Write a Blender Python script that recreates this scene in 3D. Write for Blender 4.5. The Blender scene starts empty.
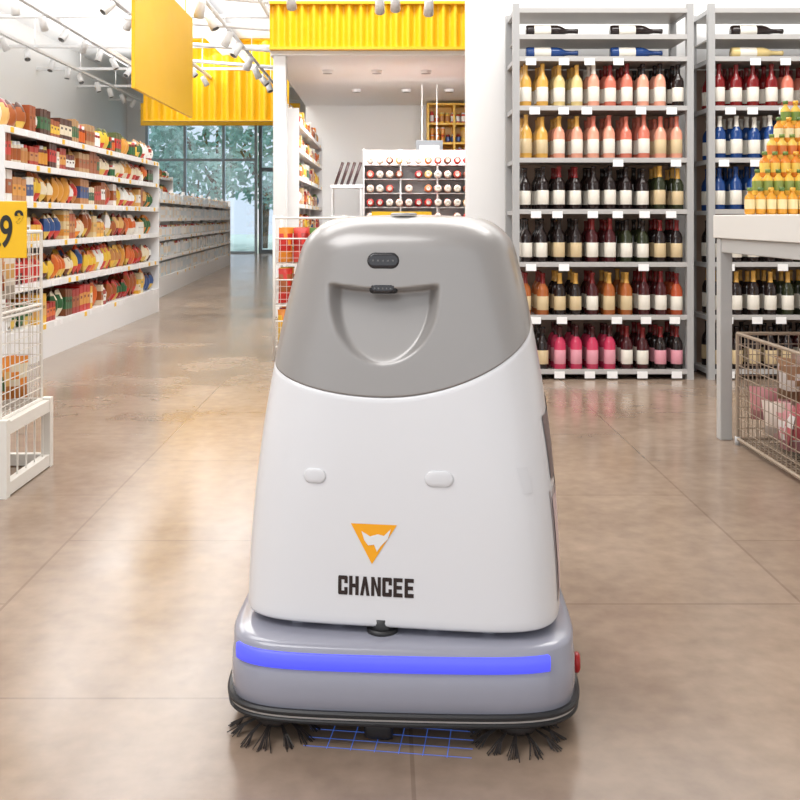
import bpy, math, random
from mathutils import Vector, Matrix
R = random.Random(7)
scene = bpy.context.scene
try:
    scene.view_settings.view_transform = 'Standard'
    scene.view_settings.look = 'None'
    scene.view_settings.exposure = 0.3
except Exception: pass

def srgb(r, g, b):
    def f(c):
        c /= 255.0
        return c/12.92 if c <= 0.04045 else ((c+0.055)/1.055)**2.4
    return (f(r), f(g), f(b))

# ---------------------------------------------------------------- materials
def mat(name, col=(0.8, 0.8, 0.8), rough=0.5, metal=0.0, emit=None, es=0.0, coat=0.0, vcol=False, noise=0.0, spec=0.5):
    m = bpy.data.materials.new(name); m.use_nodes = True
    nt = m.node_tree; b = nt.nodes['Principled BSDF']
    b.inputs['Base Color'].default_value = (*col, 1)
    b.inputs['Roughness'].default_value = rough
    b.inputs['Metallic'].default_value = metal
    b.inputs['Coat Weight'].default_value = coat
    b.inputs['Specular IOR Level'].default_value = spec
    b.inputs['Coat Roughness'].default_value = 0.08
    if emit:
        b.inputs['Emission Color'].default_value = (*emit, 1)
        b.inputs['Emission Strength'].default_value = es
    if vcol:
        a = nt.nodes.new('ShaderNodeAttribute'); a.attribute_name = 'Col'
        nt.links.new(a.outputs['Color'], b.inputs['Base Color'])
    if noise > 0:
        tc = nt.nodes.new('ShaderNodeTexCoord'); n = nt.nodes.new('ShaderNodeTexNoise')
        n.inputs['Scale'].default_value = 3.0; n.inputs['Detail'].default_value = 2
        mr = nt.nodes.new('ShaderNodeMapRange')
        mr.inputs['To Min'].default_value = max(0.02, rough-noise); mr.inputs['To Max'].default_value = rough+noise
        nt.links.new(tc.outputs['Object'], n.inputs['Vector'])
        nt.links.new(n.outputs['Fac'], mr.inputs['Value'])
        nt.links.new(mr.outputs['Result'], b.inputs['Roughness'])
    return m

M_pack = mat('packaging', rough=0.34, vcol=True)
M_glassb = mat('bottle_glass', rough=0.12, vcol=True)
M_paint = mat('painted_metal', rough=0.4, vcol=True, noise=0.05)
M_matte = mat('matte_vcol', rough=0.7, vcol=True)
M_steel = mat('brushed_steel', (0.55, 0.55, 0.55), 0.35, 0.6, noise=0.08)
M_wall = mat('white_plaster', (0.88, 0.88, 0.875), 0.7, noise=0.06)
M_ceil = mat('ceiling_white', (0.90, 0.90, 0.90), 0.8, noise=0.05)
M_yellow = mat('yellow_lacquer', srgb(243, 190, 25), 0.45, noise=0.05)

# ---------------------------------------------------------------- mesh builder
class MB:
    def __init__(s, origin=(0, 0, 0), rz=0.0):
        s.v = []; s.f = []; s.c = []; s.sm = []; s.mi = []
        s.setT(origin, rz); s.cur = 0
    def setT(s, origin=(0, 0, 0), rz=0.0):
        s.M = Matrix.Translation(Vector(origin)) @ Matrix.Rotation(rz, 4, 'Z')
    def add(s, vs, fs, cols, smooth=False, L=None):
        k = len(s.v)
        T = s.M if L is None else s.M @ L
        s.v += [tuple(T @ Vector(p)) for p in vs]
        single = not isinstance(cols, list)
        for i, f in enumerate(fs):
            s.f.append(tuple(j+k for j in f)); s.c.append(cols if single else cols[i]); s.sm.append(smooth); s.mi.append(s.cur)
    def box(s, x0, x1, y0, y1, z0, z1, col=(.8, .8, .8), L=None):
        vs = [(x, y, z) for z in (z0, z1) for y in (y0, y1) for x in (x0, x1)]
        s.add(vs, [(0, 2, 3, 1), (4, 5, 7, 6), (0, 1, 5, 4), (2, 6, 7, 3), (0, 4, 6, 2), (1, 3, 7, 5)], col, L=L)
    def tube(s, p, q, r, col=(.8, .8, .8), n=5):
        p = Vector(p); q = Vector(q); d = (q-p)
        if d.length < 1e-6: return
        d.normalize(); a = d.orthogonal().normalized(); b = d.cross(a)
        vs = []
        for c in (p, q):
            for i in range(n):
                t = 2*math.pi*i/n; vs.append(tuple(c + a*math.cos(t)*r + b*math.sin(t)*r))
        fs = [(i, (i+1) % n, n+(i+1) % n, n+i) for i in range(n)] + [tuple(range(n-1, -1, -1)), tuple(range(n, 2*n))]
        s.add(vs, fs, col, smooth=n > 6)
    def lathe(s, prof, cols, n=12, L=None):
        vs = []; fs = []; cc = []
        for r, z in prof:
            for i in range(n):
                t = 2*math.pi*i/n; vs.append((r*math.cos(t), r*math.sin(t), z))
        for j in range(len(prof)-1):
            for i in range(n):
                a = j*n+i; b = j*n+(i+1) % n
                fs.append((a, b, b+n, a+n)); cc.append(cols[j] if isinstance(cols, list) else cols)
        s.add(vs, fs, cc, smooth=True, L=L)
    def pouch(s, cx, cy, z, w, h, d, col, col2, L=None, n=4, m=6, col3=None):
        vs = []; fs = []; cc = []
        if col3 is None: col3 = tuple(x*.6 for x in col)
        for side in (-1, 1):
            for j in range(m+1):
                for i in range(n+1):
                    u = i/n; v = j/m
                    e = max(0, math.sin(math.pi*u))**0.5*max(0, math.sin(math.pi*min(1, max(0, (v-0.08)/0.84))))**0.5
                    ww = w*(1-0.06*math.sin(math.pi*v))
                    vs.append((cx+(u-.5)*ww, cy+side*e*d/2, z+v*h))
        N = (n+1)*(m+1)
        for k in (0, 1):
            for j in range(m):
                for i in range(n):
                    a = k*N+j*(n+1)+i
                    q = (a, a+1, a+n+2, a+n+1)
                    fs.append(q if k == 0 else q[::-1])
                    cc.append(col2 if (2 <= j < m-1 and (i+j) % 5) else (col3 if j in (0, 1) else col))
        s.add(vs, fs, cc, smooth=True, L=L)
    def obj(s, name, mats, parent=None, bevel=0):
        me = bpy.data.meshes.new(name); me.from_pydata(s.v, [], s.f)
        if not isinstance(mats, (list, tuple)): mats = [mats]
        for m in mats: me.materials.append(m)
        ca = me.color_attributes.new('Col', 'FLOAT_COLOR', 'CORNER')
        data = []
        for f, c in zip(s.f, s.c): data += [c[0], c[1], c[2], 1.0]*len(f)
        ca.data.foreach_set('color', data)
        me.polygons.foreach_set('use_smooth', s.sm); me.polygons.foreach_set('material_index', s.mi)
        me.update()
        o = bpy.data.objects.new(name, me); scene.collection.objects.link(o)
        if parent: o.parent = parent
        if bevel:
            b = o.modifiers.new('bevel', 'BEVEL'); b.width = bevel; b.segments = 2; b.limit_method = 'ANGLE'
        return o
def empty(name, loc=(0, 0, 0), rz=0):
    e = bpy.data.objects.new(name, None); e.location = loc; e.rotation_euler = (0, 0, rz); scene.collection.objects.link(e); return e
W = (.84, .84, .84)

# ================================================================ ROOM
def floor_material():
    m = bpy.data.materials.new('polished_concrete_tile'); m.use_nodes = True
    nt = m.node_tree; N = nt.nodes; L = nt.links; b = N['Principled BSDF']
    tc = N.new('ShaderNodeTexCoord'); sep = N.new('ShaderNodeSeparateXYZ'); comb = N.new('ShaderNodeCombineXYZ')
    L.new(tc.outputs['Object'], sep.inputs[0])
    ax = N.new('ShaderNodeMath'); ax.operation = 'ADD'; ax.inputs[1].default_value = 1.08+1.135*8
    ay = N.new('ShaderNodeMath'); ay.operation = 'ADD'; ay.inputs[1].default_value = 8.35
    L.new(sep.outputs['X'], ax.inputs[0]); L.new(sep.outputs['Y'], ay.inputs[0])
    L.new(ay.outputs[0], comb.inputs['X']); L.new(ax.outputs[0], comb.inputs['Y'])
    br = N.new('ShaderNodeTexBrick'); br.offset = 0.5
    br.inputs['Scale'].default_value = 1; br.inputs['Brick Width'].default_value = 1.12; br.inputs['Row Height'].default_value = 1.135
    br.inputs['Mortar Size'].default_value = 0.005; br.inputs['Mortar Smooth'].default_value = 0.3; br.inputs['Bias'].default_value = 0
    br.inputs['Color1'].default_value = (.92, .915, .91, 1); br.inputs['Color2'].default_value = (1.0, 1.0, 1.0, 1); br.inputs['Mortar'].default_value = (.74, .72, .70, 1)
    L.new(comb.outputs[0], br.inputs['Vector'])
    n1 = N.new('ShaderNodeTexNoise'); n1.inputs['Scale'].default_value = 1.3; n1.inputs['Detail'].default_value = 8; n1.inputs['Roughness'].default_value = .62
    L.new(tc.outputs['Object'], n1.inputs['Vector'])
    n2 = N.new('ShaderNodeTexNoise'); n2.inputs['Scale'].default_value = 16; n2.inputs['Detail'].default_value = 5
    L.new(tc.outputs['Object'], n2.inputs['Vector'])
    mx = N.new('ShaderNodeMix'); mx.data_type = 'FLOAT'; mx.inputs[0].default_value = .35
    L.new(n1.outputs['Fac'], mx.inputs[2]); L.new(n2.outputs['Fac'], mx.inputs[3])
    cr = N.new('ShaderNodeValToRGB')
    cr.color_ramp.elements[0].position = .34; cr.color_ramp.elements[0].color = (*srgb(130, 111, 96), 1)
    cr.color_ramp.elements[1].position = .66; cr.color_ramp.elements[1].color = (*srgb(160, 140, 122), 1)
    L.new(mx.outputs[0], cr.inputs[0])
    mu = N.new('ShaderNodeMix'); mu.data_type = 'RGBA'; mu.blend_type = 'MULTIPLY'; mu.inputs[0].default_value = 1
    L.new(cr.outputs[0], mu.inputs[6]); L.new(br.outputs['Color'], mu.inputs[7])
    L.new(mu.outputs[2], b.inputs['Base Color'])
    mr = N.new('ShaderNodeMapRange'); mr.inputs['From Min'].default_value = .3; mr.inputs['From Max'].default_value = .7
    mr.inputs['To Min'].default_value = .14; mr.inputs['To Max'].default_value = .24
    L.new(n1.outputs['Fac'], mr.inputs['Value']); L.new(mr.outputs[0], b.inputs['Roughness'])
    b.inputs['Specular IOR Level'].default_value = .6
    return m
b = MB(); b.box(-8, 7, -4, 31.2, -.1, 0); b.obj('floor', floor_material())
HC = 5.4
b = MB(); b.box(-8, 7, -4, 31.2, HC, HC+.1); b.obj('ceiling', M_ceil)
b = MB(); b.box(-8.1, -8, -4, 31.2, 0, HC); b.obj('wall_left', M_wall)
b = MB(); b.box(7, 7.1, -4, 31.2, 0, HC); b.obj('wall_right', M_wall)
b = MB(); b.box(.6, 7, 7.36, 7.5, 0, HC); b.obj('wall_back', M_wall)
b = MB()
b.box(-8, -7.4, 31, 31.2, 0, HC); b.box(-2.6, 7, 31, 31.2, 0, HC); b.box(-7.4, -2.6, 31, 31.2, 4.2, HC)
b.obj('wall_far', M_wall)
glass = bpy.data.materials.new('window_glass'); glass.use_nodes = True
nt = glass.node_tree; nt.nodes.clear()
o = nt.nodes.new('ShaderNodeOutputMaterial'); mx = nt.nodes.new('ShaderNodeMixShader'); tr = nt.nodes.new('ShaderNodeBsdfTransparent'); gl = nt.nodes.new('ShaderNodeBsdfGlossy')
tr.inputs[0].default_value = (.84, .92, .99, 1); gl.inputs['Roughness'].default_value = .03; mx.inputs[0].default_value = .12
nt.links.new(tr.outputs[0], mx.inputs[1]); nt.links.new(gl.outputs[0], mx.inputs[2]); nt.links.new(mx.outputs[0], o.inputs[0])
fr = empty('window_1')
b = MB()
fc = srgb(170, 185, 195)
for x in (-7.38, -6.2, -5.0, -4.0): b.box(x-.04, x+.04, 30.95, 31.1, 0, 4.2, fc)
for z in (.03, 2.9, 4.15): b.box(-7.4, -3.97, 30.96, 31.09, z-.04, z+.04, fc)
b.obj('mullions', M_paint, fr)
b = MB(); b.box(-7.4, -4.0, 31.02, 31.03, 0, 4.2); b.obj('pane', glass, fr)
dr = empty('door_1')
b = MB(); dc = srgb(110, 122, 130)
for x in (-3.86, -3.2, -2.66): b.box(x-.05, x+.05, 30.93, 31.12, 0, 4.2, dc)
for z in (.06, 2.6, 4.13): b.box(-3.86, -2.62, 30.94, 31.11, z-.06, z+.06, dc)
b.box(-3.35, -3.3, 30.85, 30.95, .9, 1.4, (.5, .5, .5))
b.obj('door_frame', M_paint, dr)
b = MB(); b.box(-3.82, -2.66, 31.02, 31.03, 0, 4.2); b.obj('door_glass', glass, dr)
b = MB(); b.box(.6, 7, 7.34, 7.36, 0, .1, (.6, .6, .6)); b.obj('baseboard_back', M_paint)
b = MB(); b.box(-8, -7.98, -4, 31, 0, .1, (.6, .6, .6)); b.obj('baseboard_left', M_paint)
b = MB(); b.box(-1.27, 3, 11.06, 16, 2.9, HC); b.obj('trim_soffit', M_ceil)
b = MB(); b.box(-1.27, 3, 16, 16.15, 0, HC); b.obj('wall_alcove', M_wall)
b = MB(); b.box(-1.24, -1.1, 11.08, 11.25, 0, 2.9); b.obj('column', M_wall, bevel=.01)
def corrugated(name, x0, x1, y, z0, z1, pitch=.12, amp=.025):
    b = MB(); n = int((x1-x0)/pitch*8)
    vs = []; fs = []
    for i in range(n+1):
        x = x0+(x1-x0)*i/n; yy = y+amp*math.sin(2*math.pi*(x-x0)/pitch)
        vs += [(x, yy, z0), (x, yy, z1)]
    for i in range(n): fs.append((2*i, 2*i+2, 2*i+3, 2*i+1))
    b.add(vs, fs, W, smooth=True)
    b.box(x0, x1, y-amp-.02, y+amp+.005, z0-.03, z0)
    b.box(x0, x1, y-amp-.02, y+amp+.005, z1, z1+.03)
    return b.obj(name, M_yellow)
corrugated('trim_yellow_fascia', -1.27, .98, 11.02, 2.98, 3.45, pitch=.13, amp=.035)
corrugated('trim_yellow_bulkhead', -5.8, -2.3, 24, 3.45, HC-.04, pitch=.3, amp=.07)
b = MB(); b.box(-6.6, -2.3, 27, 27.1, 3.6, 4.2); b.obj('trim_yellow_band', M_yellow)
b = MB(); b.box(-2.79, -2.75, 11, 14.3, 2.53, 3.95)
for y in (11.4, 13.9): b.tube((-2.77, y, 3.95), (-2.77, y, HC), .008)
b.obj('hanging_banner', M_yellow)
b = MB()
LG = (.8, .8, .8)
for x in (-7, -5.6, -4.2): b.box(x-.04, x+.04, 6, 31, 4.45, 4.5, LG)
for y in range(8, 31, 3): b.box(-8, -1.4, y-.04, y+.04, 4.501, 4.56, LG)
for x in (-6.3, -4.9, -3.3): b.tube((x, 5, 4.9), (x, 31, 4.9), .09, (.72, .72, .72), 10)
b.box(-3.9, -3.35, 9, 30, 5.0, 5.2, (.7, .7, .72))
for y in range(8, 31, 3):
    for x in (-7, -5.6, -4.2): b.tube((x, y, 4.5), (x, y, HC), .01)
for k in range(4):
    b.tube((-3.9, 13+2*k, 4.1), (-1.3, 13+2*k, 3.9), .035, W, 8)
b.tube((-2.4, 12, 4.0), (-2.4, 24, 4.0), .03, W, 8); b.tube((-1.6, 12, 3.9), (-1.6, 24, 3.9), .03, W, 8)
for y in range(12, 25, 3):
    b.tube((-2.4, y, 4.0), (-2.4, y, HC), .008); b.tube((-1.6, y, 3.9), (-1.6, y, HC), .008)
b.obj('ceiling_track_frame', M_paint)
b = MB()
SG = (.8, .8, .8)
for x in (-7, -5.6, -4.2, -2.4):
    zz = 4.45 if x < -3 else 3.98
    for i in range(17):
        y = 10.5+i*1.15+R.uniform(-.2, .2)
        L = Matrix.Translation((x, y, zz-.16)) @ Matrix.Rotation(R.uniform(-.7, .7), 4, 'X') @ Matrix.Rotation(R.uniform(-.7, .7), 4, 'Y')
        b.tube((x, y, zz), (x, y, zz-.12), .012, W)
        b.lathe([(0, .12), (.05, .12), (.06, .10), (.068, -.12), (.055, -.12), (.045, -.05), (0, -.05)], [SG, SG, SG, SG, (.2, .2, .2), (1, .95, .85)], 10, L)
for x, y in ((-.7, 12.2), (-.1, 12.2), (.5, 12.2), (-.4, 14), (.3, 14), (.9, 14)):
    b.lathe([(0, 2.86), (.06, 2.86), (.07, 2.9)], [(.3, .3, .3), W], 12, Matrix.Translation((x, y, 0)))
for x, y, z in ((-.9, 9.6, 3.2), (-.05, 9.6, 3.16), (.1, 9.6, 3.18), (.42, 9.6, 3.14)):
    b.tube((x, y, HC), (x, y, z), .008, W); b.lathe([(0, .1), (.04, .1), (.05, -.08), (0, -.08)], [W, W, (.2, .2, .2)], 10, Matrix.Translation((x, y, z-.02)) @ Matrix.Rotation(.9, 4, 'X'))
b.obj('track_spotlights', M_paint)

# ================================================================ GOODS
PAL = {
 'snack': [srgb(205, 50, 40), srgb(235, 180, 60), srgb(225, 200, 150), srgb(185, 90, 45), srgb(235, 228, 215), srgb(150, 40, 30), srgb(230, 140, 40), srgb(90, 130, 60), srgb(240, 235, 225), srgb(80, 45, 35)],
 'jar': [srgb(110, 38, 25), srgb(160, 80, 40), srgb(80, 42, 30), srgb(175, 50, 35), srgb(90, 100, 55), srgb(190, 150, 105), srgb(225, 212, 190), srgb(145, 25, 20)],
 'light': [srgb(235, 222, 195), srgb(225, 180, 110), srgb(195, 135, 80), srgb(242, 238, 232), srgb(220, 155, 65), srgb(165, 90, 45)],
 'red': [srgb(200, 38, 30), srgb(165, 32, 28), srgb(210, 75, 35), srgb(235, 185, 60), srgb(85, 28, 22), srgb(230, 218, 190), srgb(225, 125, 40), srgb(120, 65, 35), srgb(195, 35, 30)],
 'mix': [srgb(50, 100, 60), srgb(200, 50, 45), srgb(235, 195, 65), srgb(242, 242, 238), srgb(55, 85, 140), srgb(215, 105, 45)],
 'pale': [srgb(245, 243, 238), srgb(235, 235, 235), srgb(225, 232, 235), srgb(240, 225, 205), srgb(215, 225, 230)],
}
def item(b, kind, x, y, z, w, h, d, c, c2, pale=False):
    if kind == 'pouch':
        L = Matrix.Translation((x, y+d/2, z)) @ Matrix.Rotation(R.uniform(-.1, .5), 4, 'Z') @ Matrix.Rotation(R.uniform(-.15, .05), 4, 'X')
        b.pouch(0, 0, 0, w, h, d, c, c2, L, col3=R.choice([c, c2, (.6, .06, .04), (.75, .5, .1)]))
    elif kind == 'box':
        b.box(x-w/2, x+w/2, y, y+d, z, z+h, c)
        if not pale:
            b.box(x-w*.25, x+w*.2, y-.002, y-.001, z+h*.5, z+h*.6, tuple(q*.4 for q in c))
        b.box(x-w/2-.001, x+w/2+.001, y-.001, y+d-.01, z+h*.25, z+h*.7, c2)
    else:
        r = min(w, d)/2*.96
        lid = R.choice([(.75, .6, .2), (.8, .8, .8), (.5, .05, .04)]) if kind == 'jar' else (.6, .6, .6)
        b.lathe([(0, 0), (r, 0), (r, h*.15), (r, h*.68), (r*.96, h*.8), (r*.8, h*.84), (r*.8, h), (0, h)], [c, c, c2, c, c, lid, lid], 8, Matrix.Translation((x, y+r, z)))
def fill(b, x0, x1, y, z, hmax, depth, kinds, pal, rows=2):
    x = x0
    for guard in range(600):
        kind = R.choice(kinds); c = R.choice(PAL[pal]); c2 = R.choice(PAL['pale'] if pal == 'pale' else PAL['mix']+PAL['light'])
        if kind == 'pouch': w, h, d = R.uniform(.09, .15), R.uniform(.18, .28), .11
        elif kind == 'box': w, h, d = R.uniform(.05, .12), R.uniform(.12, .24), .10
        else: w, h, d = R.uniform(.06, .085), R.uniform(.11, .18), .08
        if pal == 'pale': h = hmax
        h = min(h, hmax)
        if x+w > x1: break
        for k in range(R.randint(1, 3)):
            if x+w > x1: break
            for r_ in range(rows):
                item(b, kind, x+w/2, y+r_*(d+.03), z, w*.95, h*R.uniform(.94, 1), d, c, c2, pal == 'pale')
            if kind != 'pouch' and h*2 < hmax:
                item(b, kind, x+w/2, y, z+h, w*.95, h, d, c, c2)
            x += w+.006
def shelving(name, origin, rz, length, height, levels, depth=.45, goods=None, plinth=.24, bay=1.2, rows=2, parented=False):
    b = MB(origin, rz)
    b.box(0, length, depth-.03, depth, 0, height, (.8, .8, .79))
    b.box(0, length, .0, depth-.03, .0, plinth, W)
    n = max(1, round(length/bay))
    for i in range(n+1):
        x = length*i/n; b.box(x-.02, x+.02, depth-.08, depth-.031, 0, height+.05, (.75, .75, .75))
    for z in levels:
        b.box(.001, length-.001, .02, depth-.032, z-.025, z, W)
        b.box(.001, length-.001, -.001, .02, z-.045, z+.005, (.86, .86, .86))
        x = .1
        while x < length-.1:
            if R.random() < .7: b.box(x, x+.06, -.004, 0, z-.04, z-.002, R.choice([(.95, .95, .95), srgb(250, 200, 40), (.9, .9, .9)]))
            x += R.uniform(.12, .3)
    b.box(-.025, -.0005, -.002, depth+.002, 0, height+.002, W); b.box(length+.0005, length+.025, -.002, depth+.002, 0, height+.002, W)
    so = b.obj(name, M_paint)
    if goods:
        g = MB(origin, rz)
        for z, (kinds, pal, h) in zip(levels, goods):
            fill(g, .03, length-.03, .04, z+.001, h, depth, kinds, pal, rows)
        g.obj('packaged_groceries', M_pack, so if parented else None)
H90 = math.pi/2
shelving('gondola_shelf', (-2.66, 7.0, 0), H90, 4.75, 1.75, [.27, .60, .92, 1.22, 1.50, 1.75],
   goods=[(['pouch', 'pouch', 'box'], 'red', .28), (['pouch'], 'red', .27), (['pouch', 'pouch', 'box'], 'snack', .26), (['box', 'pouch'], 'light', .24), (['jar', 'box', 'pouch'], 'jar', .22), (['jar', 'box', 'pouch'], 'jar', .22)])
shelving('gondola_shelf', (-4.6, 7.5, 0), H90, 6, 1.75, [.27, .60, .92, 1.22, 1.50, 1.75], rows=1,
   goods=[(['box'], 'mix', .25)]*3+[(['jar', 'box'], 'jar', .2)]*3)
ang = math.atan2(10, -.55)
shelving('low_display_shelf', (-3.1, 13.6, 0), ang, 10, 1.5, [.27, .55, .83, 1.10, 1.36], rows=1, depth=.25, goods=[(['box'], 'pale', .2), (['box', 'jar'], 'pale', .2), (['jar'], 'pale', .17), (['box'], 'pale', .17), (['jar', 'box'], 'pale', .12)])
shelving('gondola_shelf', (-5.2, 15.5, 0), H90, 9, 2.1, [.3, .75, 1.2, 1.65, 2.05], rows=1, goods=[(['box', 'pouch'], 'mix', .25)]*5)
shelving('tall_display_shelf', (-.98, 11.4, 0), H90, 4.2, 2.35, [.3, .62, .94, 1.26, 1.58, 1.9, 2.2], depth=.2, rows=1, goods=[(['box', 'pouch', 'jar'], 'snack', .22)]*7, parented=True)
shelving('alcove_shelf', (-.2, 15.4, 0), 0, .8, 1.9, [.3, .8, 1.2, 1.6], rows=1, goods=[(['box', 'jar'], 'light', .2)]*4)
b = MB((.66, 15.3, 0)); g = MB((.66, 15.3, 0))
for z in (.02, 1.95, 2.25, 2.55, 2.85): b.box(0, 1.2, 0, .4, z-.02, z+.01, srgb(240, 190, 60))
for x in (0, .4, .8, 1.2): b.box(x-.015, x+.015, -.002, .401, 0, 2.862, srgb(240, 190, 60))
b.box(0, 1.2, .38, .4, 0, 2.86, srgb(230, 170, 60))
for z in (1.96, 2.26, 2.56): fill(g, .03, 1.17, .05, z, .24, .3, ['jar', 'pouch'], 'red')
cs_ = b.obj('cube_shelf', M_paint); g.obj('packaged_sweets', M_pack, cs_)
# bottle display rack with bottles lying end-on
b = MB((-.24, 12.2, 0)); g = MB((-.24, 12.2, 0))
b.box(-.02, 1.3, .32, .35, 0, 1.95, (.9, .9, .9))
for x in (-.02, .43, .88, 1.3): b.box(x-.01, x+.01, 0, .33, 0, 1.95, (.9, .9, .9))
for i in range(11):
    z = .03+i*.172; b.box(-.02, 1.3, .001, .33, z-.010, z, (.9, .9, .9))
    for k in range(11):
        x = .06+k*.118
        if R.random() < .06: continue
        c = R.choice([srgb(200, 60, 55), srgb(170, 45, 50), srgb(225, 130, 80), srgb(235, 230, 222), srgb(140, 80, 60), srgb(210, 85, 70), srgb(235, 190, 120)])
        L = Matrix.Translation((x, .0, z+.054)) @ Matrix.Rotation(-H90, 4, 'X')
        g.lathe([(0, -.03), (.026, -.045), (.044, -.03), (.048, .0), (.048, .2), (.02, .26), (.016, .29), (0, .29)], [(.85, .8, .7), R.choice([c, (.85, .8, .7)]), c, c, c, c, c], 12, L)
cb = b.obj('bottle_cubby_rack', M_paint); g.obj('stacked_bottles', M_glassb, cb)
b = MB(); b.box(-.12, .42, 9.0, 9.02, 1.06, 1.158, srgb(250, 200, 30)); b.tube((.15, 9.02, 0), (.15, 9.02, 1.06), .012, (.6, .6, .6)); b.lathe([(0, 0), (.14, 0), (.14, .015), (0, .02)], (.6, .6, .6), 20, Matrix.Translation((.15, 9.02, 0)))
b.obj('promo_sign', M_paint)
b = MB(); b.box(.42, .78, 13.5, 13.53, 1.95, 2.15, srgb(110, 112, 115)); b.tube((.5, 13.51, 2.15), (.5, 13.51, 2.9), .006); b.tube((.7, 13.51, 2.15), (.7, 13.51, 2.9), .006)
b.box(.47, .73, 13.49, 13.5, 2.02, 2.08, W); b.obj('hanging_sign', M_paint)
b = MB()
b.box(-.72, -.3, 13.2, 13.6, 1.5, 1.54, W); b.box(-.72, -.3, 13.2, 13.6, 0, .1, W)
for x in (-.71, -.33):
    for y in (13.21, 13.57): b.box(x, x+.02, y, y+.02, 0, 1.5, (.7, .7, .7))
b.box(-.72, -.3, 13.2, 13.6, 1.1, 1.13, W); b.box(-.72, -.3, 13.2, 13.6, .6, .63, W)
for k in range(4): b.tube((-.66+k*.08, 13.3, 1.54), (-.56+k*.08, 13.3, 1.84), .02, (.06, .03, .03), 8)
b.obj('sampling_counter', M_paint)

# ================================================================ WINE RACKS
def bottle(b, L, glassc, label, cap, n=10):
    pr = [(0, 0), (.034, 0), (.038, .012), (.038, .045), (.0385, .046), (.0385, .14), (.038, .141), (.038, .18), (.031, .205), (.017, .228), (.0138, .25), (.0138, .285), (.0155, .287), (.0155, .302), (0, .302)]
    cs = [glassc, glassc, glassc, label, label, label, glassc, glassc, glassc, cap, cap, cap, cap, cap]
    b.lathe(pr, cs, n, L)
G = dict(gold=srgb(215, 165, 80), amber=srgb(165, 92, 45), pink=srgb(228, 160, 135), rose=srgb(208, 118, 98), dark=srgb(34, 23, 22), green=srgb(45, 50, 30), red=srgb(120, 26, 28), hot=srgb(200, 58, 92), blue=srgb(30, 65, 125), orange=srgb(175, 78, 45), wine=srgb(68, 22, 26), straw=srgb(218, 195, 135))
LB = dict(w=srgb(235, 230, 218), c=srgb(212, 190, 150), k=srgb(45, 40, 40), p=srgb(225, 155, 168), y=srgb(215, 180, 80))
def wine_rack(x0, x1, rows, laying, seed):
    R.seed(seed)
    yf, yb = 6.8, 7.25
    b = MB()
    gcol = (.40, .40, .40)
    for x in (x0, x1-.045):
        for y in (yf, yb-.045): b.box(x, x+.045, y, y+.045, 0, 2.56, gcol)
        for z in (.06, .43, .79, 1.15, 1.50, 1.855, 2.19, 2.53): b.box(x+.01, x+.035, yf+.04, yb-.04, z-.03, z, gcol)
    zs = [.06, .43, .79, 1.15, 1.50, 1.855, 2.19, 2.34, 2.52]
    for z in zs:
        b.box(x0+.045, x1-.045, yf+.003, yf+.02, z-.022, z+.01, (.46, .45, .44))
        b.box(x0+.03, x1-.03, yf+.02, yb-.002, z-.015, z-.004, (.42, .39, .36))
        if z < 2.3:
            for k in range(6):
                x = x0+.1+(x1-x0-.28)*k/5+R.uniform(-.03, .03)
                if R.random() < .85: b.box(x, x+.07, yf-.002, yf+.002, z-.05, z-.004, (.95, .95, .95))
    b.box(x0+.03, x1-.03, yb-.01, yb-.001, 0, 2.17, srgb(165, 140, 122))
    b.obj('wine_rack', M_paint)
    g = MB()
    n = 10
    for z, row in zip(zs[:6], rows):
        for k in range(n):
            gc, lb, cp = row[min(len(row)-1, int(k*len(row)/n))]
            for dd in range(3):
                x = x0+.095+k*(x1-x0-.19)/(n-1)+R.uniform(-.006, .006)
                s = R.uniform(.97, 1.04)
                L = Matrix.Translation((x, yf+.065+dd*.125, z-.003)) @ Matrix.Diagonal((1.08, 1.08, s, 1))
                bottle(g, L, G[gc], LB[lb], G.get(cp, LB.get(cp)))
    for z in (2.19, 2.34):
        for xx, gc in laying:
            L = Matrix.Translation((xx, yf+.08, z+.044)) @ Matrix.Rotation(H90, 4, 'Y') @ Matrix.Diagonal((1.1, 1.1, 1.18, 1))
            bottle(g, L, G['dark' if z > 2.3 else gc], LB['w'], G['dark'] if z > 2.3 else G[gc])
    g.obj('wine_bottles', M_glassb)
rows1 = [
 [('dark', 'c', 'dark'), ('hot', 'p', 'wine'), ('hot', 'p', 'wine'), ('wine', 'w', 'red'), ('dark', 'p', 'red')],
 [('amber', 'c', 'red'), ('dark', 'c', 'gold'), ('wine', 'w', 'red'), ('amber', 'c', 'gold'), ('wine', 'w', 'red'), ('orange', 'w', 'red')],
 [('dark', 'w', 'dark'), ('dark', 'c', 'dark'), ('wine', 'w', 'red'), ('green', 'w', 'dark'), ('dark', 'c', 'red')],
 [('dark', 'w', 'dark'), ('dark', 'w', 'red'), ('dark', 'w', 'dark'), ('dark', 'w', 'dark'), ('green', 'c', 'gold')],
 [('gold', 'c', 'gold'), ('pink', 'w', 'gold'), ('pink', 'w', 'rose'), ('rose', 'w', 'rose'), ('pink', 'c', 'rose')],
 [('gold', 'w', 'gold'), ('straw', 'w', 'gold'), ('pink', 'w', 'w'), ('rose', 'w', 'red'), ('pink', 'w', 'dark'), ('dark', 'w', 'dark')],
]
rows2 = [
 [('dark', 'c', 'dark'), ('wine', 'w', 'dark')],
 [('dark', 'w', 'gold'), ('green', 'w', 'gold'), ('dark', 'c', 'dark')],
 [('dark', 'w', 'dark'), ('green', 'w', 'red')],
 [('blue', 'w', 'blue'), ('straw', 'w', 'gold')],
 [('blue', 'w', 'w'), ('blue', 'k', 'blue'), ('pink', 'w', 'gold')],
 [('red', 'w', 'red'), ('rose', 'w', 'red'), ('dark', 'w', 'red')],
]
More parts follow.
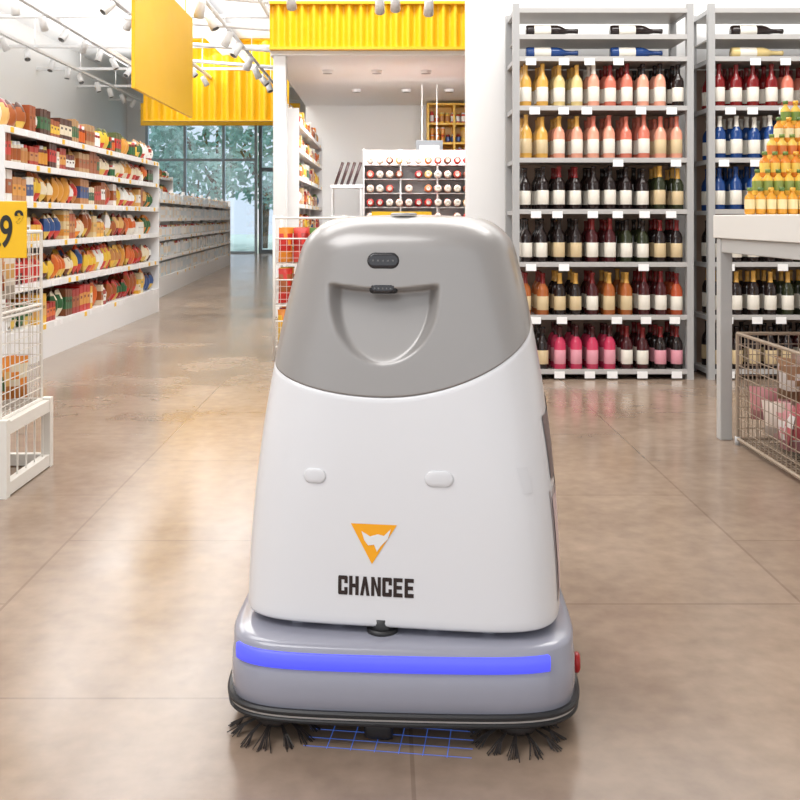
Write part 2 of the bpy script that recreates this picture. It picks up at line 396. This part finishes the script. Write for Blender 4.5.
wine_rack(.87, 2.10, rows1, [(.97, 'blue'), (1.55, 'blue')], 3)
wine_rack(2.20, 3.45, rows2, [(2.38, 'straw'), (2.95, 'wine')], 5)

# ================================================================ RIGHT TABLE + BASKET + BOTTLES
R.seed(21)
b = MB()
tc_ = srgb(222, 220, 215)
b.box(1.65, 3.4, 3.3, 5.03, 1.0, 1.115, tc_)
for x in (1.66, 3.33):
    for y in (3.32, 4.95): b.box(x, x+.06, y, y+.06, 0, .999, srgb(185, 185, 183))
b.box(1.665, 1.715, 3.38, 4.95, .93, .999, srgb(185, 185, 183))
b.obj('display_table', M_paint, bevel=.004)
b = MB(); g = MB()
rc_ = [(srgb(228, 158, 50), srgb(240, 220, 165)), (srgb(232, 185, 75), srgb(140, 155, 75)), (srgb(218, 132, 45), srgb(242, 205, 95)), (srgb(230, 190, 90), srgb(215, 120, 50)), (srgb(222, 148, 50), srgb(240, 225, 180)), (srgb(230, 185, 80), srgb(120, 145, 65))]
for k in range(6):
    x0 = 1.67+.058*k; y = 4.66+.062*k; z = 1.117+.088*k
    if k: b.box(x0-.01, 3.2, y-.03, y+.032, 1.115, z, srgb(235, 215, 170))
    i = 0
    while x0+.03+i*.05 < 3.15:
        c, c2 = rc_[(k+(i//6)) % 6]
        cp = R.choice([srgb(110, 130, 60), srgb(85, 115, 55), srgb(225, 165, 55)])
        L = Matrix.Translation((x0+.03+i*.05, y, z))
        g.lathe([(0, 0), (.021, 0), (.024, .008), (.024, .025), (.024, .07), (.022, .082), (.010, .098), (.010, .108), (.013, .108), (.013, .125), (0, .125)], [c, c, c, c2, c, c, c, cp, cp, cp], 9, L)
        i += 1
rs = b.obj('display_riser', M_paint); g.obj('juice_bottles', M_glassb, rs)

def wire_box(b, x0, x1, y0, y1, z0, z1, cell, r=.0025, rim=.006, col=(.8, .8, .8), bottom=True):
    def grid(P, U, V, lu, lv):
        P = Vector(P); U = Vector(U); V = Vector(V)
        nu = max(1, round(lu/cell)); nv = max(1, round(lv/cell))
        for i in range(nu+1): b.tube(P+U*(lu*i/nu), P+U*(lu*i/nu)+V*lv, r, col, 4)
        for j in range(nv+1): b.tube(P+V*(lv*j/nv), P+V*(lv*j/nv)+U*lu, r, col, 4)
    grid((x0, y0, z0), (1, 0, 0), (0, 0, 1), x1-x0, z1-z0); grid((x0, y1, z0), (1, 0, 0), (0, 0, 1), x1-x0, z1-z0)
    grid((x0, y0, z0), (0, 1, 0), (0, 0, 1), y1-y0, z1-z0); grid((x1, y0, z0), (0, 1, 0), (0, 0, 1), y1-y0, z1-z0)
    if bottom: grid((x0, y0, z0), (1, 0, 0), (0, 1, 0), x1-x0, y1-y0)
    for z in (z0, z1):
        for p, q in (((x0, y0), (x1, y0)), ((x1, y0), (x1, y1)), ((x1, y1), (x0, y1)), ((x0, y1), (x0, y0))):
            b.tube((*p, z), (*q, z), rim, col, 6)
    for x in (x0, x1):
        for y in (y0, y1): b.tube((x, y, z0), (x, y, z1), rim, col, 6)
b = MB(); wire_box(b, 1.71, 2.6, 3.42, 4.85, .03, .54, .05, r=.0025, rim=.009, col=srgb(155, 138, 120))
for x in (1.71, 2.6):
    for y in (3.42, 4.85): b.tube((x, y, 0), (x, y, .04), .014, (.5, .5, .5), 8)
wbk = b.obj('wire_basket', M_paint)
g = MB()
for k in range(330):
    x = R.uniform(1.80, 2.5); y = R.uniform(3.52, 4.75); z = R.choice([.05, .08, .14, .2, .25, .3, .33])
    c = R.choice([srgb(215, 150, 155), srgb(225, 185, 180), srgb(190, 95, 105), srgb(232, 218, 208), srgb(130, 95, 78), srgb(175, 70, 78), srgb(170, 130, 100)])
    L = Matrix.Translation((x, y, z)) @ Matrix.Rotation(R.uniform(0, 6.3), 4, 'Z') @ Matrix.Rotation(R.uniform(-.5, .5), 4, 'X')
    g.pouch(0, 0, 0, .13, .17, .06, c, R.choice([(.8, .75, .73), c]), L)
g.obj('snack_packets', M_pack, wbk)

# ================================================================ LEFT CART / SIGN
b = MB(); wc = srgb(230, 226, 218)
wire_box(b, -2.3, -1.52, 3.95, 4.42, .30, 1.04, .05, r=.0022, rim=.008, col=wc)
wire_box(b, -2.3, -1.52, 3.95, 4.42, .70, .72, .05, r=.0022, rim=.006, col=wc)
for z in (.03, .27):
    b.box(-2.32, -1.50, 4.422, 4.458, z-.025, z+.025, wc); b.box(-2.32, -1.50, 3.912, 3.948, z-.025, z+.025, wc)
    b.box(-1.518, -1.482, 3.93, 4.44, z-.025, z+.025, wc); b.box(-2.338, -2.302, 3.93, 4.44, z-.025, z+.025, wc)
for x in (-2.34, -1.52):
    for y in (3.91, 4.42): b.box(x, x+.04, y, y+.04, 0, .305, wc)
for k in range(5):
    y = 3.98+k*.1; b.tube((-1.5, y, .03), (-1.5, y, .27), .004, wc, 4)
b.obj('wire_display_cage', M_paint)
g = MB()
for k in range(150):
    x = R.uniform(-2.2, -1.62); y = R.uniform(4.04, 4.33); z = R.choice([.32, .38, .73, .75, .8])
    L = Matrix.Translation((x, y, z)) @ Matrix.Rotation(R.uniform(0, 6.3), 4, 'Z') @ Matrix.Rotation(R.uniform(-.3, .3), 4, 'X')
    g.pouch(0, 0, 0, .15, .19, .06, R.choice(PAL['snack']), R.choice(PAL['light']), L)
g.obj('snack_packets', M_pack)
sg = empty('price_sign', (-1.58, 3.86, 0))
b = MB(); b.box(-.2, .195, 0, .012, .945, 1.165, srgb(250, 196, 20)); b.tube((-.02, .018, 0), (-.02, .018, 1.0), .008, (.6, .6, .6))
b.lathe([(0, 0), (.034, 0), (.034, .01), (0, .014)], (.6, .6, .6), 16, Matrix.Translation((-.02, .005, 0)))
b.obj('board', M_paint, sg, bevel=.003)
M_ink = mat('black_ink', (.02, .018, .015), .5)
def text(body, size, loc, parent, name):
    c = bpy.data.curves.new(name, 'FONT'); c.body = body; c.size = size; c.extrude = .001; c.offset = .002
    c.materials.append(M_ink); o = bpy.data.objects.new(name, c); o.location = loc; o.rotation_euler = (H90, 0, 0); o.parent = parent
    scene.collection.objects.link(o); return o
t1 = text('9', .15, (.092, -.002, .99), sg, 'price_digits'); t1.scale = (.7, 1.15, 1)
text('.', .15, (.07, -.002, .99), sg, 'price_dot')
text('9', .07, (.150, -.002, 1.08), sg, 'price_decimals')

b = MB(); wc = srgb(225, 222, 215)
for z0 in (.1, .42, .74): wire_box(b, -.86, -.32, 7.75, 8.3, z0, z0+.2, .05, r=.0018, rim=.006, col=wc)
for x in (-.86, -.32):
    for y in (7.75, 8.3): b.tube((x, y, 0), (x, y, 1.12), .011, wc, 8)
b.tube((-.86, 7.75, 1.1), (-.32, 7.75, 1.1), .01, wc); b.obj('wire_snack_stand', M_paint)
g = MB()
for z0 in (.11, .43, .75):
    for r_ in range(3):
        for k in range(4):
            item(g, 'pouch', -.78+k*.125, 7.79+r_*.15, z0+.005, .12, .27, .09, R.choice(PAL['snack']), R.choice(PAL['light']+PAL['red']))
g.obj('snack_packets', M_pack)

# ================================================================ OUTSIDE
b = MB(); b.box(-40, 20, 31.2, 70, -.2, -.05, srgb(185, 200, 185)); b.obj('ground_outside', M_matte)
for i, (tx, ty, s) in enumerate(((-9, 37, 1.1), (-6.8, 35.5, .8), (-4.6, 38, 1.2), (-3.2, 36, .75), (-7.5, 44, 1.6), (-11, 46, 1.5), (-3, 46, 1.6))):
    b = MB((tx, ty, 0))
    b.tube((0, 0, -.1), (.1, 0, 2*s), .12*s, srgb(95, 80, 65), 8)
    for k in range(6):
        a = R.uniform(0, 6.28); b.tube((.1, 0, 1.5*s), (.1+math.cos(a)*s, math.sin(a)*s, 3*s), .04*s, srgb(95, 80, 65), 5)
    for k in range(600):
        v = Vector((R.gauss(0, 1), R.gauss(0, 1), R.gauss(0, 1))).normalized()*R.uniform(.4, 1)**.5*1.7*s
        c = Vector((v.x, v.y, 2.9*s+v.z*.95+R.uniform(-.3, .3)))
        u = Vector((R.gauss(0, 1), R.gauss(0, 1), R.gauss(0, 1))).normalized(); w = u.orthogonal().normalized(); q = .16*s
        g_ = R.uniform(.6, 1.2)
        b.add([tuple(c-u*q), tuple(c-w*q*.5), tuple(c+u*q), tuple(c+w*q*.5)], [(0, 1, 2, 3)], tuple(min(.9, x*g_) for x in srgb(140, 178, 165)))
    b.obj('tree', M_matte)

# ================================================================ ROBOT
M_white = mat('robot_white_shell', (.77, .77, .79), .26, coat=.35)
M_cap = mat('robot_grey_cap', srgb(160, 157, 155), .30, metal=.2, coat=.25, noise=.02)
M_base = mat('robot_base_lavender', srgb(152, 153, 166), .22, coat=.5)
M_blk = mat('black_rubber', (.018, .018, .02), .45)
M_lens = mat('sensor_glass', (.015, .015, .02), .06, coat=.6)
M_led = mat('blue_led_strip', srgb(74, 80, 226), .4, emit=srgb(86, 92, 250), es=.62)
M_org = mat('orange_print', srgb(252, 172, 18), .45)
M_txt = mat('brown_black_print', srgb(40, 24, 20), .5)
M_wprint = mat('white_print', (.82, .82, .82), .4)
M_pad = mat('pad_white', (.73, .73, .75), .25, coat=.3)
M_red = mat('red_button', srgb(170, 18, 22), .35)
M_panel = mat('side_panel', srgb(170, 160, 162), .3)
bot = empty('floor_cleaning_robot', (.066, 2.47, 0), math.radians(-8))
YC = -.03; Z0 = .2225; ZR = 1.02; RR = .082
def nexp(z): t = max(0, min(1, (z-.22)/.8)); return 5.6-2.4*t
def a0(z): t = max(0, z-.22); return .355-.160*t**2.05
def b0(z): t = (z-.22)/.78; return .31-.045*t-.02*t*t
def sup(th, a, b_, n): return (abs(math.cos(th)/a)**n+abs(math.sin(th)/b_)**n)**(-1/n)
def inset(z):
    if z <= ZR: return 0
    h = min(z-ZR, RR); return RR-math.sqrt(max(0, RR*RR-h*h))
def sstep(t): t = max(0, min(1, t)); return t*t*(3-2*t)
CXR = -.032
def recess(x, z):
    x -= CXR
    zt = .946+.012*(x/.125)**2
    zr = (zt-z)/.168
    if zr <= 0 or zr >= 1: return 0
    w = .128*(1-zr**2.8)**.5
    m = sstep((w-abs(x))/.030); ms = sstep(zr/.08)
    return .048*m*ms*(1-zr)**.7
def surf(th, z, off=0, rec=True):
    a = a0(z)-inset(z)+off; b_ = b0(z)-inset(z)+off
    r = sup(th, a, b_, nexp(z)); x = r*math.cos(th); y = r*math.sin(th)
    if rec and y < 0 and abs(x) < .2: y += recess(x, z)
    return (x, YC+y, z)
def fronty(x, z, off=0):
    a = a0(z)-inset(z); b_ = b0(z)-inset(z); n = nexp(z)
    y = -b_*(1-abs(x/a)**n)**(1/n)
    return YC+y+recess(x, z)-off
def zb(th):
    b_ = b0(.75); a = a0(.75); r = sup(th, a, b_, nexp(.75)); t = 1+r*math.sin(th)/b_; x = r*math.cos(th)
    dx = x+.035
    v = .055*max(t, 0)**1.9+(1.05 if dx > 0 else .72)*dx*dx
    return .708+min(v, .28)
NC = 300
ths = []
for i in range(NC):
    v = -1+2*i/NC; s_ = math.pi*(.4*v+.6*v**3); ths.append(-math.pi/2+s_)
def strip_mesh(rows, close_last=False, close_first=False):
    vs = [p for r in rows for p in r]; n = len(rows[0]); fs = []
    for j in range(len(rows)-1):
        for i in range(n): fs.append((j*n+i, j*n+(i+1) % n, (j+1)*n+(i+1) % n, (j+1)*n+i))
    if close_last: vs.append((0, YC, rows[-1][0][2])); k = len(vs)-1; o_ = (len(rows)-1)*n; fs += [(o_+i, o_+(i+1) % n, k) for i in range(n)]
    if close_first: vs.append((0, YC, rows[0][0][2])); k = len(vs)-1; fs += [((i+1) % n, i, k) for i in range(n)]
    return vs, fs
rows = [[surf(t, Z0+.004, -.05) for t in ths], [surf(t, Z0, -.016) for t in ths], [surf(t, Z0+.001, -.006) for t in ths], [surf(t, Z0+.005, -.0015) for t in ths]]
for j in range(41):
    rows.append([surf(t, Z0+.01+(zb(t)-Z0-.01)*j/40) for t in ths])
rows.append([surf(t, zb(t)+.002, -.006) for t in ths])
vs, fs = strip_mesh(rows, close_first=True); b = MB(); b.add(vs, fs, W, smooth=True); b.obj('white_body_shell', M_white, bot)
rows = [[surf(t, zb(t)+.0015, -.006) for t in ths], [surf(t, zb(t)+.0018, .0006) for t in ths]]
for j in range(1, 81): rows.append([surf(t, zb(t)+.002+(ZR-zb(t)-.002)*j/80, .001) for t in ths])
for j in range(1, 15):
    an = H90*j/15; rows.append([surf(t, ZR+RR*math.sin(an), .001) for t in ths])
for j in range(0, 12):
    k = 1-j/12; z = ZR+RR
    rows.append([(p[0]*k, YC+(p[1]-YC)*k, z+.006*(1-k*k)) for p in [surf(t, z, .001, False) for t in ths]])
vs, fs = strip_mesh(rows, close_last=True); b = MB(); b.add(vs, fs, W, smooth=True); b.obj('grey_cap', M_cap, bot)
def decal(polys, m, name, off=.0012):
    b = MB()
    for p in polys:
        b.add([(x, fronty(x, z, off), z) for x, z in p], [tuple(range(len(p)))], W)
    b.obj(name, m, bot)
LX = -.043
u, hgt = .165/6.32, .040; zt0 = .290; tx0 = LX-.0825+.004
def rc(x0, z0, x1, z1): return [(x0, z0), (x1, z0), (x1, z1), (x0, z1)]
LET = {'C': [rc(0, .05, .28, .95), rc(.04, .79, .76, 1), rc(.04, 0, .76, .21), rc(.52, .6, .8, .95), rc(.52, .05, .8, .4)],
 'H': [rc(0, 0, .28, 1), rc(.52, 0, .8, 1), rc(.28, .4, .52, .6)],
 'A': [[(0, 0), (.27, 0), (.53, 1), (.27, 1)], [(.53, 0), (.8, 0), (.53, 1), (.40, .62)]],
 'N': [rc(0, 0, .26, 1), rc(.54, 0, .8, 1), [(.26, 1), (.26, .6), (.54, 0), (.54, .4)]],
 'E': [rc(0, 0, .28, 1), rc(.28, .79, .76, 1), rc(.28, .4, .7, .6), rc(.28, 0, .76, .21)]}
ps = []
for i, ch in enumerate('CHANCEE'):
    for p in LET[ch]: ps.append([(tx0+(i*.92+x)*u, zt0+z*hgt) for x, z in p])
b = MB()
for q, p in enumerate(ps):
    b.add([(x, fronty(x, z, .0012+.00002*(q % 5)), z) for x, z in p], [tuple(range(len(p)))], W)
b.obj('lettering', M_txt, bot)
s = .00213
def lp(px, py): return (LX+(px-374.5)*s, 1.1-(py-219.5)*s)
decal([[lp(350, 529), lp(372, 568.5), lp(397, 529)]], M_org, 'logo_triangle')
decal([[lp(p, q) for p, q in pl] for pl in ([(361, 536), (370, 541), (368, 550), (364, 545)], [(370, 541), (378, 538.5), (381, 550), (374, 549), (368, 550)], [(378, 538.5), (384, 540), (391, 533), (388, 543), (381, 550)], [(374, 549), (381, 550), (377, 556)])], M_wprint, 'logo_rhino', .0022)
def stadium(cx, cz, w, h, n=10):
    r = h/2; out = []
    for sgn, a1 in ((1, -H90), (-1, -H90)):
        for i in range(n+1):
            t = a1+math.pi*i/n
            if sgn == 1: out.append((cx+(w/2-r)+r*math.cos(t), cz+r*math.sin(t)))
            else: out.append((cx-(w/2-r)-r*math.cos(t), cz-r*math.sin(t)))
    return out
def padobj(cx, cz, w, h, m, name, hgt_=.004, lift=.0, fy=None):
    b = MB(); ring = []
    for k, o_ in ((1.0, -.003), (1.0, hgt_*.6), (.9, hgt_), (.5, hgt_*1.15)):
        ring.append([(cx+(x-cx)*k, (fronty(cx+(x-cx)*k, cz+(z-cz)*k, o_+lift) if fy is None else fy-o_-lift), cz+(z-cz)*k) for x, z in stadium(cx, cz, w, h)])
    n = len(ring[0]); vs = [p for r in ring for p in r]; fs = []
    for j in range(3):
        for i in range(n): fs.append((j*n+i, j*n+(i+1) % n, (j+1)*n+(i+1) % n, (j+1)*n+i))
    fs.append(tuple(range(3*n, 4*n))); b.add(vs, fs, W, smooth=True); b.obj(name, m, bot)
padobj(-.177, .538, .050, .031, M_pad, 'ultrasonic_pad_1', .0035); padobj(.095, .541, .062, .033, M_pad, 'ultrasonic_pad_2', .0035)
padobj(CXR, 1.006, .068, .031, M_lens, 'depth_camera_window', .003); padobj(CXR, 1.006, .073, .036, M_blk, 'camera_bezel', .0015)
fyb = fronty(CXR, .955)
b = MB(); b.box(CXR-.031, CXR+.031, fyb-.002, fyb+.03, .933, .957); b.obj('lower_sensor_housing', M_blk, bot, bevel=.007)
padobj(CXR, .945, .05, .016, M_lens, 'lower_sensor_lens', .001, .002, fy=fyb)
b = MB()
for k in range(5):
    x = CXR-.022+k*.011
    b.box(x-.0018, x+.0018, fronty(x, 1.006, .0048), fronty(x, 1.006, .004), 1.0045, 1.0080)
    b.box(x*.8+CXR*.2-.0014, x*.8+CXR*.2+.0014, fyb-.0045, fyb-.0035, .944, .947)
b.obj('camera_dots', mat('dot_grey', (.2, .2, .2), .4), bot)
b = MB(); b.lathe([(.03, 1.106), (.03, 1.110), (.026, 1.112), (0, 1.112)], W, 24, Matrix.Translation((0, -.16, 0))); b.obj('top_button', M_cap, bot)
def sidex(y, z, off): a = a0(z); b_ = b0(z); n = nexp(z); return a*(1-abs(y/b_)**n)**(1/n)+off
def sidequad(y0, y1, z0, z1, off, m, name, n=10):
    vs = []; fs = []
    for j in range(n+1):
        for i in range(n+1):
            y = y0+(y1-y0)*i/n; z = z0+(z1-z0)*j/n; vs.append((sidex(y, z, off), YC+y, z))
    for j in range(n):
        for i in range(n): fs.append((j*(n+1)+i, j*(n+1)+i+1, (j+1)*(n+1)+i+1, (j+1)*(n+1)+i))
    b = MB(); b.add(vs, fs, W, smooth=True); b.obj(name, m, bot)
sidequad(-.205, .22, .26, .50, .001, M_panel, 'side_panel_outer')
sidequad(-.19, .20, .275, .485, .002, mat('side_label', srgb(215, 190, 192), .3), 'side_label')
sidequad(-.18, .19, .52, .66, .002, mat('side_vent', srgb(120, 105, 105), .4), 'side_vent')
sidequad(-.266, -.254, .51, .565, .003, M_pad, 'ultrasonic_pad_3')
BW, BL, BN = .382, .40, 6.5
BA = math.radians(5.0)
def bs(th, off, z, y0=0):
    r = sup(th, BW+off, BL+off, BN); x = r*math.cos(th); y = r*math.sin(th)
    if y < 0: y += .013*(abs(x)/BW)**2*min(1, -y/BL)
    x -= .014
    return (x*math.cos(BA)-y*math.sin(BA), x*math.sin(BA)+y*math.cos(BA), z)
bt = [2*math.pi*i/320 for i in range(320)]
prof = [(-.03, .062), (-.006, .064), (0, .072), (.001, .10), (0, .150), (-.003, .155), (-.003, .195), (-.008, .203), (-.02, .207), (-.06, .2085)]
rows = [[bs(t, o_, z) for t in bt] for o_, z in prof]
vs, fs = strip_mesh(rows, True, True); b = MB(); b.add(vs, fs, W, smooth=True); b.obj('base_housing', M_base, bot)
b = MB(); tl = [math.radians(-90+d*.5) for d in range(-90, 79)]; vs = []; fs = []
for o_, z in ((-.002, .156), (.003, .158), (.004, .173), (.003, .189), (-.003, .191)): vs += [bs(t, o_, z) for t in tl]
n = len(tl)
for j in range(4):
    for i in range(n-1): fs.append((j*n+i, j*n+i+1, (j+1)*n+i+1, (j+1)*n+i))
b.add(vs, fs, W, smooth=True); b.obj('led_strip', M_led, bot)
def rail(z0, z1, o0, o1, m, name):
    pr = [(o0, z0), (o1-.004, z0), (o1, z0+.004), (o1, z1-.004), (o1-.004, z1), (o0, z1)]
    rows = [[bs(t, o_, z) for t in bt] for o_, z in pr]
    vs, fs = strip_mesh(rows); b = MB(); b.add(vs, fs, W, smooth=False); b.obj(name, m, bot)
rail(.062, .075, -.02, .010, M_blk, 'bumper_upper'); rail(.058, .0625, -.02, .006, M_steel, 'bumper_steel_line'); rail(.046, .058, -.02, .008, M_blk, 'bumper_lower')
b = MB()
rows = [[bs(t, o_, z) for t in bt] for o_, z in ((-.10, .03), (-.05, .04), (-.045, .063))]
vs, fs = strip_mesh(rows, True, True); b.add(vs, fs, W); b.obj('chassis', M_blk, bot)
b = MB(); b.box(-.26, .26, -.27, .2, .2, .23); b.obj('neck_block', mat('neck_grey', (.08, .08, .09), .5), bot, bevel=.01)
b = MB(); b.lathe([(0, .2), (.026, .2), (.026, .24), (0, .24)], W, 20, Matrix.Translation((-.028, -.315, 0)))
b.lathe([(0, .207), (.034, .207), (.034, .216), (0, .216)], W, 20, Matrix.Translation((-.028, -.315, 0))); b.obj('neck_post', M_blk, bot)
b = MB()
for x in (-.22, -.13, .08, .2): b.box(x-.012, x+.012, -.30, -.285, .208, .226)
b.obj('neck_brackets', M_base, bot)
b = MB()
for x in (-.2, .2):
    L = Matrix.Translation((x, .18, .075)) @ Matrix.Rotation(H90, 4, 'Y')
    b.lathe([(0, -.02), (.068, -.02), (.075, -.012), (.075, .012), (.068, .02), (0, .02)], W, 28, L)
L = Matrix.Translation((-.028, -.36, .032)) @ Matrix.Rotation(H90, 4, 'Y'); b.lathe([(0, -.028), (.03, -.028), (.032, -.02), (.032, .02), (.03, .028), (0, .028)], W, 20, L)
b.obj('wheels', M_blk, bot)
b = MB()
for cx in (-.255, .26):
    cy = -.335+(.018 if cx > 0 else -.018)
    b.lathe([(0, .022), (.04, .022), (.045, .03), (.04, .045), (0, .05)], W, 20, Matrix.Translation((cx, cy, 0)))
    for k in range(12):
        a = 2*math.pi*k/12+R.uniform(-.06, .06)
        for q in range(14):
            aa = a+R.gauss(0, .09); r2 = R.uniform(.08, .105)
            p = (cx+.035*math.cos(a+R.uniform(-.08, .08)), cy+.035*math.sin(a), .032)
            m_ = (cx+.07*math.cos((a+aa)/2), cy+.07*math.sin((a+aa)/2), .020)
            e = (cx+r2*math.cos(aa), cy+r2*math.sin(aa), .002)
            b.tube(p, m_, .0013, W, 3); b.tube(m_, e, .0012, W, 3)
b.obj('side_brushes', mat('brush_bristle', srgb(42, 35, 33), .6), bot)
b = MB(); L = Matrix.Translation((BW-.010, -.2, .115)) @ Matrix.Rotation(H90, 4, 'Y')
b.lathe([(0, 0), (.014, 0), (.014, .012), (.022, .012), (.022, .022), (.016, .026), (0, .026)], W, 20, L); b.obj('emergency_button', M_red, bot)
b = MB()
for k in range(6):
    x = -.13+k*.05; b.box(x-.0008, x+.0008, -.42, -.3, .0006, .0012)
for k in range(4):
    y = -.415+k*.035; b.box(-.18, .17, y-.0008, y+.0008, .0006, .0012)
b.obj('floor_light_grid', mat('blue_projection_glow', (.08, .16, .6), .5, emit=(.1, .25, .9), es=.2), bot)  # blue light projected on the floor, drawn as thin glowing strips

# ================================================================ LIGHTS / WORLD
def area(name, loc, rot, sx, sy, e, col=(1, 1, 1)):
    l = bpy.data.lights.new(name, 'AREA'); l.shape = 'RECTANGLE'; l.size = sx; l.size_y = sy; l.energy = e; l.color = col
    o = bpy.data.objects.new(name, l); o.location = loc; o.rotation_euler = rot; scene.collection.objects.link(o); return o
WM = (1, .99, .975)
area('robot_key_light', (-2.2, .6, 5.0), (math.radians(15), math.radians(-20), 0), 4, 3, 180)  # key light added from front left, tilted at the robot to brighten its shell
area('robot_key_light', (0, 5.5, 5.2), (0, 0, 0), 8, 3, 280, WM)
area('robot_key_light', (-4.5, 12, 5.3), (0, 0, 0), 5, 6, 300, WM)
area('robot_key_light', (-3, 20, 5.3), (0, math.radians(-15), 0), 4, 8, 420, WM)
area('added_ceiling_fill', (-5, 19, 4.7), (math.pi, 0, 0), 5, 14, 290, WM)  # upward fill added to brighten the ceiling, no fixture modelled for it
area('robot_key_light', (0.4, 12.7, 2.87), (math.radians(15), 0, 0), 2, 2.4, 170)
area('robot_key_light', (-.3, 9.6, 5.2), (math.radians(15), 0, 0), 2.5, 1, 110)
area('robot_key_light', (1.9, 5.0, 4.2), (math.radians(35), 0, 0), 2.6, .5, 40, (1, .96, .9))
sun = bpy.data.lights.new('sun', 'SUN'); sun.energy = 3; sun.angle = .05
so = bpy.data.objects.new('sun', sun); so.rotation_euler = (math.radians(-40), math.radians(20), 0); scene.collection.objects.link(so)
w = bpy.data.worlds.new('world'); scene.world = w; w.use_nodes = True
w.node_tree.nodes['Background'].inputs[0].default_value = (.95, .97, 1, 1)
w.node_tree.nodes['Background'].inputs[1].default_value = 1.0

# ================================================================ CAMERA
cam = bpy.data.cameras.new('camera'); cam.sensor_width = 36; cam.lens = 45; cam.shift_y = -182/800; cam.shift_x = 15/800
co = bpy.data.objects.new('camera', cam); co.location = (0, 0, 1.1); co.rotation_euler = (H90, 0, 0)
scene.collection.objects.link(co); scene.camera = co
